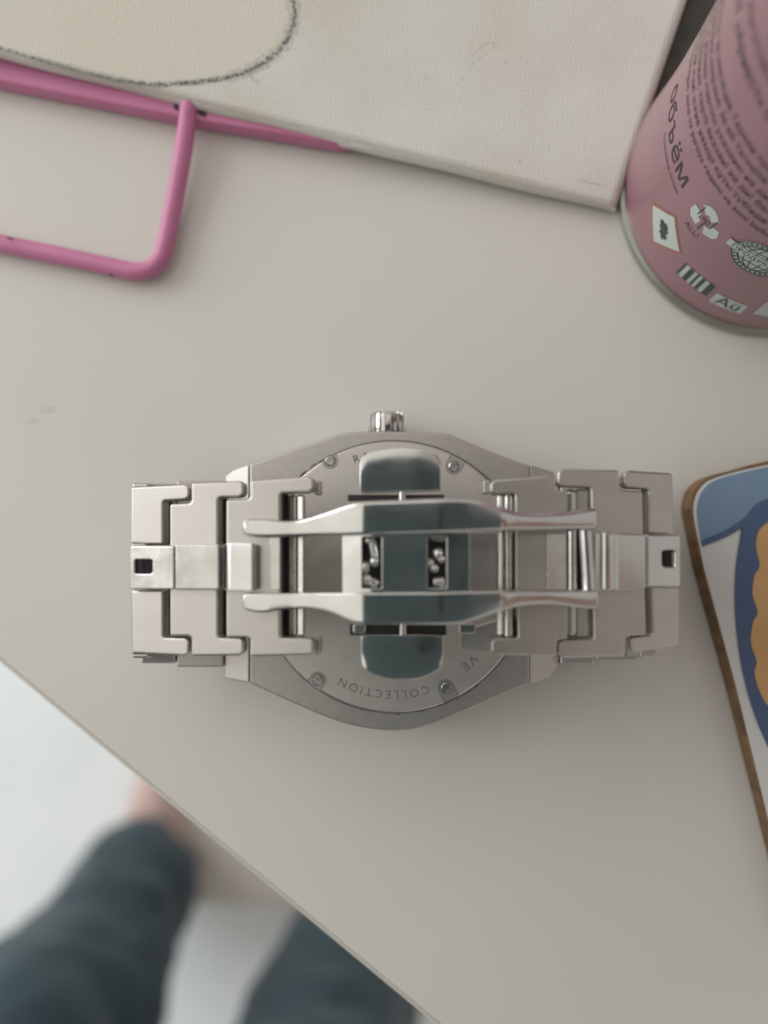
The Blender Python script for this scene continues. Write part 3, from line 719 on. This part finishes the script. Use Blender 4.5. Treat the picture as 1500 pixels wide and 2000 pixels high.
# ---- bracelet: upper run, left
plA = plane_px((255, 1100), 25.6, (370, 1100), 27.2)
plB = plane_px((330, 1100), 27.0, (478, 1100), 28.7)
plC = plane_px((440, 1100), 28.4, (612, 1100), 29.6)
def zlink(name, pts, pl, m=M_brush, th=2.6): return slab(name, pts, pl, th, m, wt, bevel=.38, seg=4)
slab('bracelet_link', [(255, 951), (362, 946), (369, 951), (369, 970), (361, 976), (318, 978), (318, 1062), (255, 1062)], plA, 2.6, M_brush, wt, bevel=.4, seg=4)
slab('bracelet_link', [(256, 1153), (318, 1153), (318, 1245), (362, 1246), (369, 1252), (368, 1276), (361, 1281), (258, 1276)], plA, 2.6, M_brush, wt, bevel=.4, seg=4)
zlink('bracelet_link', [(373, 943), (468, 939), (476, 944), (476, 964), (468, 971), (426, 972), (426, 1245), (468, 1247), (476, 1252), (476, 1275), (468, 1281), (373, 1282), (373, 1243), (331, 1243), (331, 984), (373, 982)], plB)
zlink('bracelet_link', [(488, 938), (604, 930), (613, 936), (613, 955), (604, 962), (548, 964), (548, 1245), (604, 1247), (613, 1252), (613, 1275), (604, 1280), (488, 1283), (488, 1246), (441, 1246), (441, 976), (488, 974)], plC)
# hinge bars in the joints
def hinge(x0, x1, y0, y1, z, m=M_brush, th=1.6, bv=.2, nm='hinge_bar'): return slab(nm, rect(x0, y0, x1, y1), z, th, m, wt, bevel=bv)
hinge(308, 323, 984, 1060, 24.0); hinge(308, 323, 1154, 1243, 24.0)
hinge(418, 433, 978, 1060, 26.0); hinge(418, 433, 1154, 1243, 26.0)
hinge(540, 554, 968, 1243, 27.0)
slab('spring_bar', rect(563, 966, 578, 1243), plane_px((563, 1100), 27.2, (578, 1100), 27.9), 1.6, M_worn, wt, bevel=.3)
slab('spring_bar', rect(579, 966, 594, 1243), plane_px((579, 1100), 27.9, (594, 1100), 28.3), 1.6, M_worn, wt, bevel=.3)
hinge(613, 626, 938, 966, 27.0, M_brush, 2.0); hinge(613, 626, 1246, 1278, 27.0, M_brush, 2.0)
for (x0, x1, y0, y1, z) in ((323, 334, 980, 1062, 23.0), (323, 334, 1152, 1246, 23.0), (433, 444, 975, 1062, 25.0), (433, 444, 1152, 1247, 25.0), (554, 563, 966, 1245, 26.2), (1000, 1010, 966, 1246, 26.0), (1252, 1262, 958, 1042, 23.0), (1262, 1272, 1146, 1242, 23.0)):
    slab('joint_shade', rect(x0, y0, x1, y1), z, 1.0, M_dark, wt, bevel=0)  # near-black slabs that paint the shade inside the link gaps
# centre arm, left: end piece with a square hole, links, rounded end
plQ = plane_px((255, 1105), 27.0, (340, 1105), 28.4)
def holed(name, x0, x1, y0, y1, hx0, hx1, hy0, hy1, pl, th, m, parent=wt, bevel=.22):
    X = [x0, hx0, hx1, x1]; Y = [y0, hy0, hy1, y1]
    top = [PL(x, y, pl) for y in Y for x in X]; bot = [p - Vector((0, 0, th * MM)) for p in top]; v = top + bot; f = []
    for j in range(3):
        for i in range(3):
            if i == 1 and j == 1: continue
            k = j * 4 + i; f.append([k, k + 1, k + 5, k + 4]); f.append([16 + k, 16 + k + 4, 16 + k + 5, 16 + k + 1])
    bd = [0, 1, 2, 3, 7, 11, 15, 14, 13, 12, 8, 4]
    for k in range(12): a, b_ = bd[k], bd[(k + 1) % 12]; f.append([a, 16 + a, 16 + b_, b_])
    hb = [5, 9, 10, 6]
    for k in range(4): a, b_ = hb[k], hb[(k + 1) % 4]; f.append([a, 16 + a, 16 + b_, b_])
    return obj(name, v, f, m, parent, bevel)
holed('clasp_end', 254, 340, 1066, 1151, 263, 297, 1093, 1120, plQ, 1.6, M_worn)
hinge(259, 300, 1090, 1124, 24.6, M_dark, .8, 0, 'pocket_shade')  # dark insert, the shade down the hole put into its colour
slab('clasp_arm_link', rect(341.5, 1063, 428, 1152), plane_px((340, 1105), 28.6, (428, 1105), 29.6), 2.0, M_worn, wt, bevel=.25)
strip('clasp_arm_end', [(438, 1063, 1153), (452, 1061, 1154), (492, 1062, 1154), (500, 1064, 1152), (508, 1067, 1149)], [(438, 29.0), (446, 29.5), (492, 30.5), (499, 30.1), (508, 28.4)], 2.0, M_pol, wt, bevel=.2, step=3)
hinge(428, 438, 1066, 1150, 28.2, M_worn)
hinge(505, 527, 1064, 1150, 27.2, M_dark, .6, 0, 'pocket_shade')
slab('clasp_stop', rect(527, 1048, 547, 1152), plC[0] + .25 if False else (plC[0] + .25, plC[1], plC[2]), .6, M_worn, wt, bevel=.1)

# ---- bracelet: upper run, right
plR3 = plane_px((960, 1100), 29.4, (1110, 1100), 28.8); plR2 = plane_px((1080, 1100), 28.4, (1255, 1100), 26.6); plR1 = plane_px((1215, 1100), 26.4, (1327, 1100), 24.2)
zlink('bracelet_link', [(966, 938), (1072, 929), (1078, 934), (1078, 958), (1108, 958), (1108, 1248), (1086, 1250), (1086, 1282), (968, 1279), (960, 1273), (960, 1252), (968, 1247), (1012, 1246), (1006, 964), (966, 966), (958, 961), (958, 944)], plR3)
zlink('bracelet_link', [(1090, 921), (1100, 915), (1209, 918), (1209, 957), (1255, 958), (1262, 1240), (1222, 1243), (1222, 1283), (1098, 1286), (1090, 1280), (1092, 1254), (1100, 1250), (1160, 1248), (1154, 952), (1098, 950), (1088, 945)], plR2)
slab('bracelet_link', [(1218, 926), (1226, 918), (1314, 924), (1318, 1046), (1266, 1044), (1266, 955), (1226, 953), (1217, 946)], plR1, 2.6, M_brush, wt, bevel=.4, seg=4)
slab('bracelet_link', [(1270, 1142), (1328, 1147), (1329, 1262), (1240, 1276), (1230, 1270), (1229, 1248), (1237, 1243), (1274, 1241)], plR1, 2.6, M_brush, wt, bevel=.4, seg=4)
slab('spring_bar', rect(970, 964, 984, 1243), plane_px((970, 1100), 27.7, (984, 1100), 28.0), 1.6, M_worn, wt, bevel=.3)
tube('spring_bar', [P(993, 966, 27.6), P(993, 1242, 27.6)], .62, M_worn, wt)
hinge(1104, 1128, 955, 1246, 27.2, M_pol, 2.2, .6, 'spring_bar')
hinge(1124, 1150, 955, 1246, 26.2, M_worn, 1.8, .3)
hinge(1250, 1268, 960, 1040, 23.6); hinge(1258, 1272, 1146, 1240, 23.6)
hinge(944, 958, 938, 964, 27.0, M_brush, 2.0)
hinge(896, 930, 1218, 1238, 27.6, M_worn, 1.0, .2)
slab('bracelet_link', [(905, 1232), (958, 1215), (1000, 1205), (1000, 1248), (958, 1252), (958, 1276), (898, 1268), (898, 1242)], 26.4, 1.6, M_brush, wt, bevel=.2)
# centre arm, right
slab('clasp_arm_link', rect(1008, 1042, 1066, 1152), plane_px((1008, 1100), 29.9, (1066, 1100), 29.8), 1.6, M_brush, wt, bevel=.12)
slab('clasp_arm_link', rect(1068, 1042, 1106, 1152), plane_px((1068, 1100), 29.8, (1106, 1100), 29.2), 1.6, M_worn, wt, bevel=.12)
tube('clasp_hinge', [P(1117, 1038, 28.4), P(1117, 1152, 28.4)], .65, M_pol, wt)
hinge(1120, 1136, 1038, 1152, 27.4, M_dark, .8, 0, 'pocket_shade')
tube('clasp_hinge', [P(1143, 1036, 29.0), P(1150, 1154, 29.0)], .85, M_pol, wt, n=24)
strip('clasp_arm_end', [(1152, 1038, 1152), (1160, 1038, 1153), (1182, 1040, 1153), (1200, 1041, 1153), (1262, 1044, 1150)], [(1152, 28.7), (1160, 29.1), (1175, 28.9), (1184, 29.2), (1196, 29.1), (1204, 28.4), (1262, 27.8)], 1.8, M_pol, wt, bevel=.2, step=3)
holed('clasp_end', 1263, 1330, 1044, 1146, 1294, 1318, 1075, 1107, plane_px((1263, 1100), 27.6, (1330, 1100), 26.6), 1.6, M_pol, wt, .3)
hinge(1290, 1322, 1072, 1110, 23.4, M_dark, .8, 0, 'pocket_shade')

# ---- clasp bridge: two rails, plate with slots, push tabs
zr = [(470, 30.2), (520, 30.8), (575, 31.0), (620, 31.7), (697, 33.2), (712, 33.35), (860, 33.5), (872, 33.45), (985, 32.9), (1000, 32.6), (1080, 31.6), (1168, 30.3)]
strip('clasp_rail', [(473, 1018, 1043), (480, 1014, 1047), (520, 1013.5, 1050), (570, 1016, 1049), (620, 1004, 1047), (680, 984, 1046), (705, 979, 1045), (780, 976, 1043), (860, 973, 1041), (925, 976, 1039), (985, 993, 1037), (1005, 999, 1036), (1040, 1002, 1036), (1110, 999, 1034), (1160, 992, 1033), (1168, 996, 1030)], zr, 2.0, M_pol, wt, bevel=.5, step=7, crown=.12)
strip('clasp_rail', [(473, 1162, 1187), (480, 1158.5, 1192), (510, 1158, 1197), (545, 1158, 1192), (600, 1157, 1190), (645, 1157, 1198), (690, 1157, 1216), (720, 1157, 1219), (860, 1156, 1220), (905, 1155, 1217), (960, 1154, 1200), (1020, 1153, 1184), (1080, 1152, 1181), (1130, 1152, 1187), (1163, 1153, 1189), (1170, 1157, 1182)], [(x, z - .1) for x, z in zr], 2.0, M_pol, wt, bevel=.5, step=7, crown=.12)
# plate with two slots
X = [668, 707, 745, 835, 872, 918]; Y = [1041, 1049, 1149, 1159]; zp = {668: 31.2, 707: 32.2, 745: 32.3, 835: 32.4, 872: 32.4, 918: 32.3}
top = [P(x, y, zp[x]) for y in Y for x in X]; bot = [p - Vector((0, 0, 1.1 * MM)) for p in top]; v = top + bot; f = []; nx = 6; holes = {(1, 1), (3, 1)}
cells = {(i, j) for i in range(5) for j in range(3)} - holes
for (i, j) in cells:
    k = j * nx + i; f.append([k, k + 1, k + nx + 1, k + nx]); f.append([24 + k, 24 + k + nx, 24 + k + nx + 1, 24 + k + 1])
    for (di, dj, a, b_) in ((-1, 0, k, k + nx), (1, 0, k + 1, k + nx + 1), (0, -1, k, k + 1), (0, 1, k + nx, k + nx + 1)):
        if (i + di, j + dj) not in cells: f.append([a, b_, 24 + b_, 24 + a])
obj('clasp_plate', v, f, M_pol, wt, bevel=.12)
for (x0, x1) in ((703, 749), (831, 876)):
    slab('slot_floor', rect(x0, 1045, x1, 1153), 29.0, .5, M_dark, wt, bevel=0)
def ball(name, px, py, z, r, m, sy=1.0):
    c = P(px, py, z); v, f = [], []; n, mm_ = 20, 12
    for i in range(mm_ + 1):
        t = math.pi * i / mm_
        for k in range(n): a = k * math.tau / n; v.append(c + Vector((math.sin(t) * math.cos(a), math.sin(t) * math.sin(a) * sy, math.cos(t))) * r * MM)
    for i in range(mm_):
        for k in range(n): k2 = (k + 1) % n; f.append([i * n + k, i * n + k2, (i + 1) * n + k2, (i + 1) * n + k])
    me = obj(name, v, f, m, wt); return me
def catch(pts, r, z): tube('catch_hook', [P(x, y, z) for x, y in pts], [r * .75] + [r] * (len(pts) - 2) + [r * .75], M_worn, wt, n=16)
catch([(721, 1052), (727, 1062), (731, 1080), (733, 1098)], .55, 31.2)
ball('catch_pin', 719, 1056, 31.6, .42, M_pol); ball('catch_pin', 731, 1097, 31.4, .60, M_worn, 1.1)
ball('catch_pin', 713, 1108, 31.5, .62, M_worn, 1.25); catch([(718, 1130), (728, 1138), (738, 1142)], .6, 30.8)
ball('catch_pin', 717, 1132, 31.0, .6, M_worn, 1.3)
ball('catch_pin', 856, 1082, 31.4, .62, M_worn, 1.25); ball('catch_pin', 862, 1092, 31.3, .5, M_worn)
ball('catch_pin', 841, 1100, 31.4, .5, M_worn, 1.2); ball('catch_pin', 849, 1110, 31.3, .55, M_worn)
catch([(842, 1052), (856, 1052), (868, 1052)], .45, 30.6); catch([(846, 1136), (858, 1138), (868, 1136)], .8, 30.4)
# tabs
def tab(cols, z, peak):
    cols = smooth_tab(cols, 5); v, f = [], []; NY = 9; n = len(cols); x0, x1 = cols[0][0], cols[-1][0]
    for (x, y0, y1) in cols:
        for j in range(NY):
            t = j / (NY - 1); s = (2 * (x - x0) / (x1 - x0) - 1)
            v.append(P(x, lerp(y0, y1, t), z + peak * (1 - abs(s) ** 2.2) + peak * .5 * (1 - (2 * t - 1) ** 2)))
    base = len(v); v += [p - Vector((0, 0, 3.2 * MM)) for p in v[:base]]
    for off in (0, base):
        for i in range(n - 1):
            for j in range(NY - 1): a = off + i * NY + j; f.append([a, a + 1, a + NY + 1, a + NY])
    bd = [i * NY for i in range(n)] + [(n - 1) * NY + j for j in range(1, NY)] + [i * NY + NY - 1 for i in range(n - 2, -1, -1)] + [j for j in range(NY - 2, 0, -1)]
    K = len(bd)
    for k in range(K): a, b_ = bd[k], bd[(k + 1) % K]; f.append([a, b_, base + b_, base + a])
    return obj('push_tab', v, f, M_pol, wt, bevel=.75, seg=6)
tab([(702, 905, 960), (706, 893, 962), (715, 886, 962), (740, 879, 961), (785, 874, 960), (825, 878, 959), (850, 887, 958), (859, 896, 957), (862, 905, 955)], 29.2, .2)
tab([(705, 1243, 1290), (709, 1241, 1303), (720, 1240, 1312), (750, 1240, 1323), (785, 1240, 1327), (820, 1240, 1325), (850, 1241, 1313), (862, 1242, 1303), (866, 1246, 1290)], 29.0, .2)
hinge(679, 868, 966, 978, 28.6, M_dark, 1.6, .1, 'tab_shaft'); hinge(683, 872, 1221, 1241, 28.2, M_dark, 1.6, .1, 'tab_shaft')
tube('tab_stem', [P(786, 955, 28.8), P(786, 985, 28.8)], .5, M_worn, wt); tube('tab_stem', [P(787, 1215, 28.6), P(787, 1245, 28.6)], .5, M_worn, wt)
slab('tab_bracket', [(690, 968), (868, 966), (868, 985), (690, 985)], 28.2, 1.0, M_brush, wt, bevel=.1)
hinge(688, 715, 1219, 1238, 28.8, M_worn, 1.2, .3)
# folded inner blades of the clasp, seen between the rails, and uprights that carry the bridge
slab('clasp_blade', rect(916, 1040, 1004, 1156), 27.0, 1.0, M_case, wt, bevel=.1)
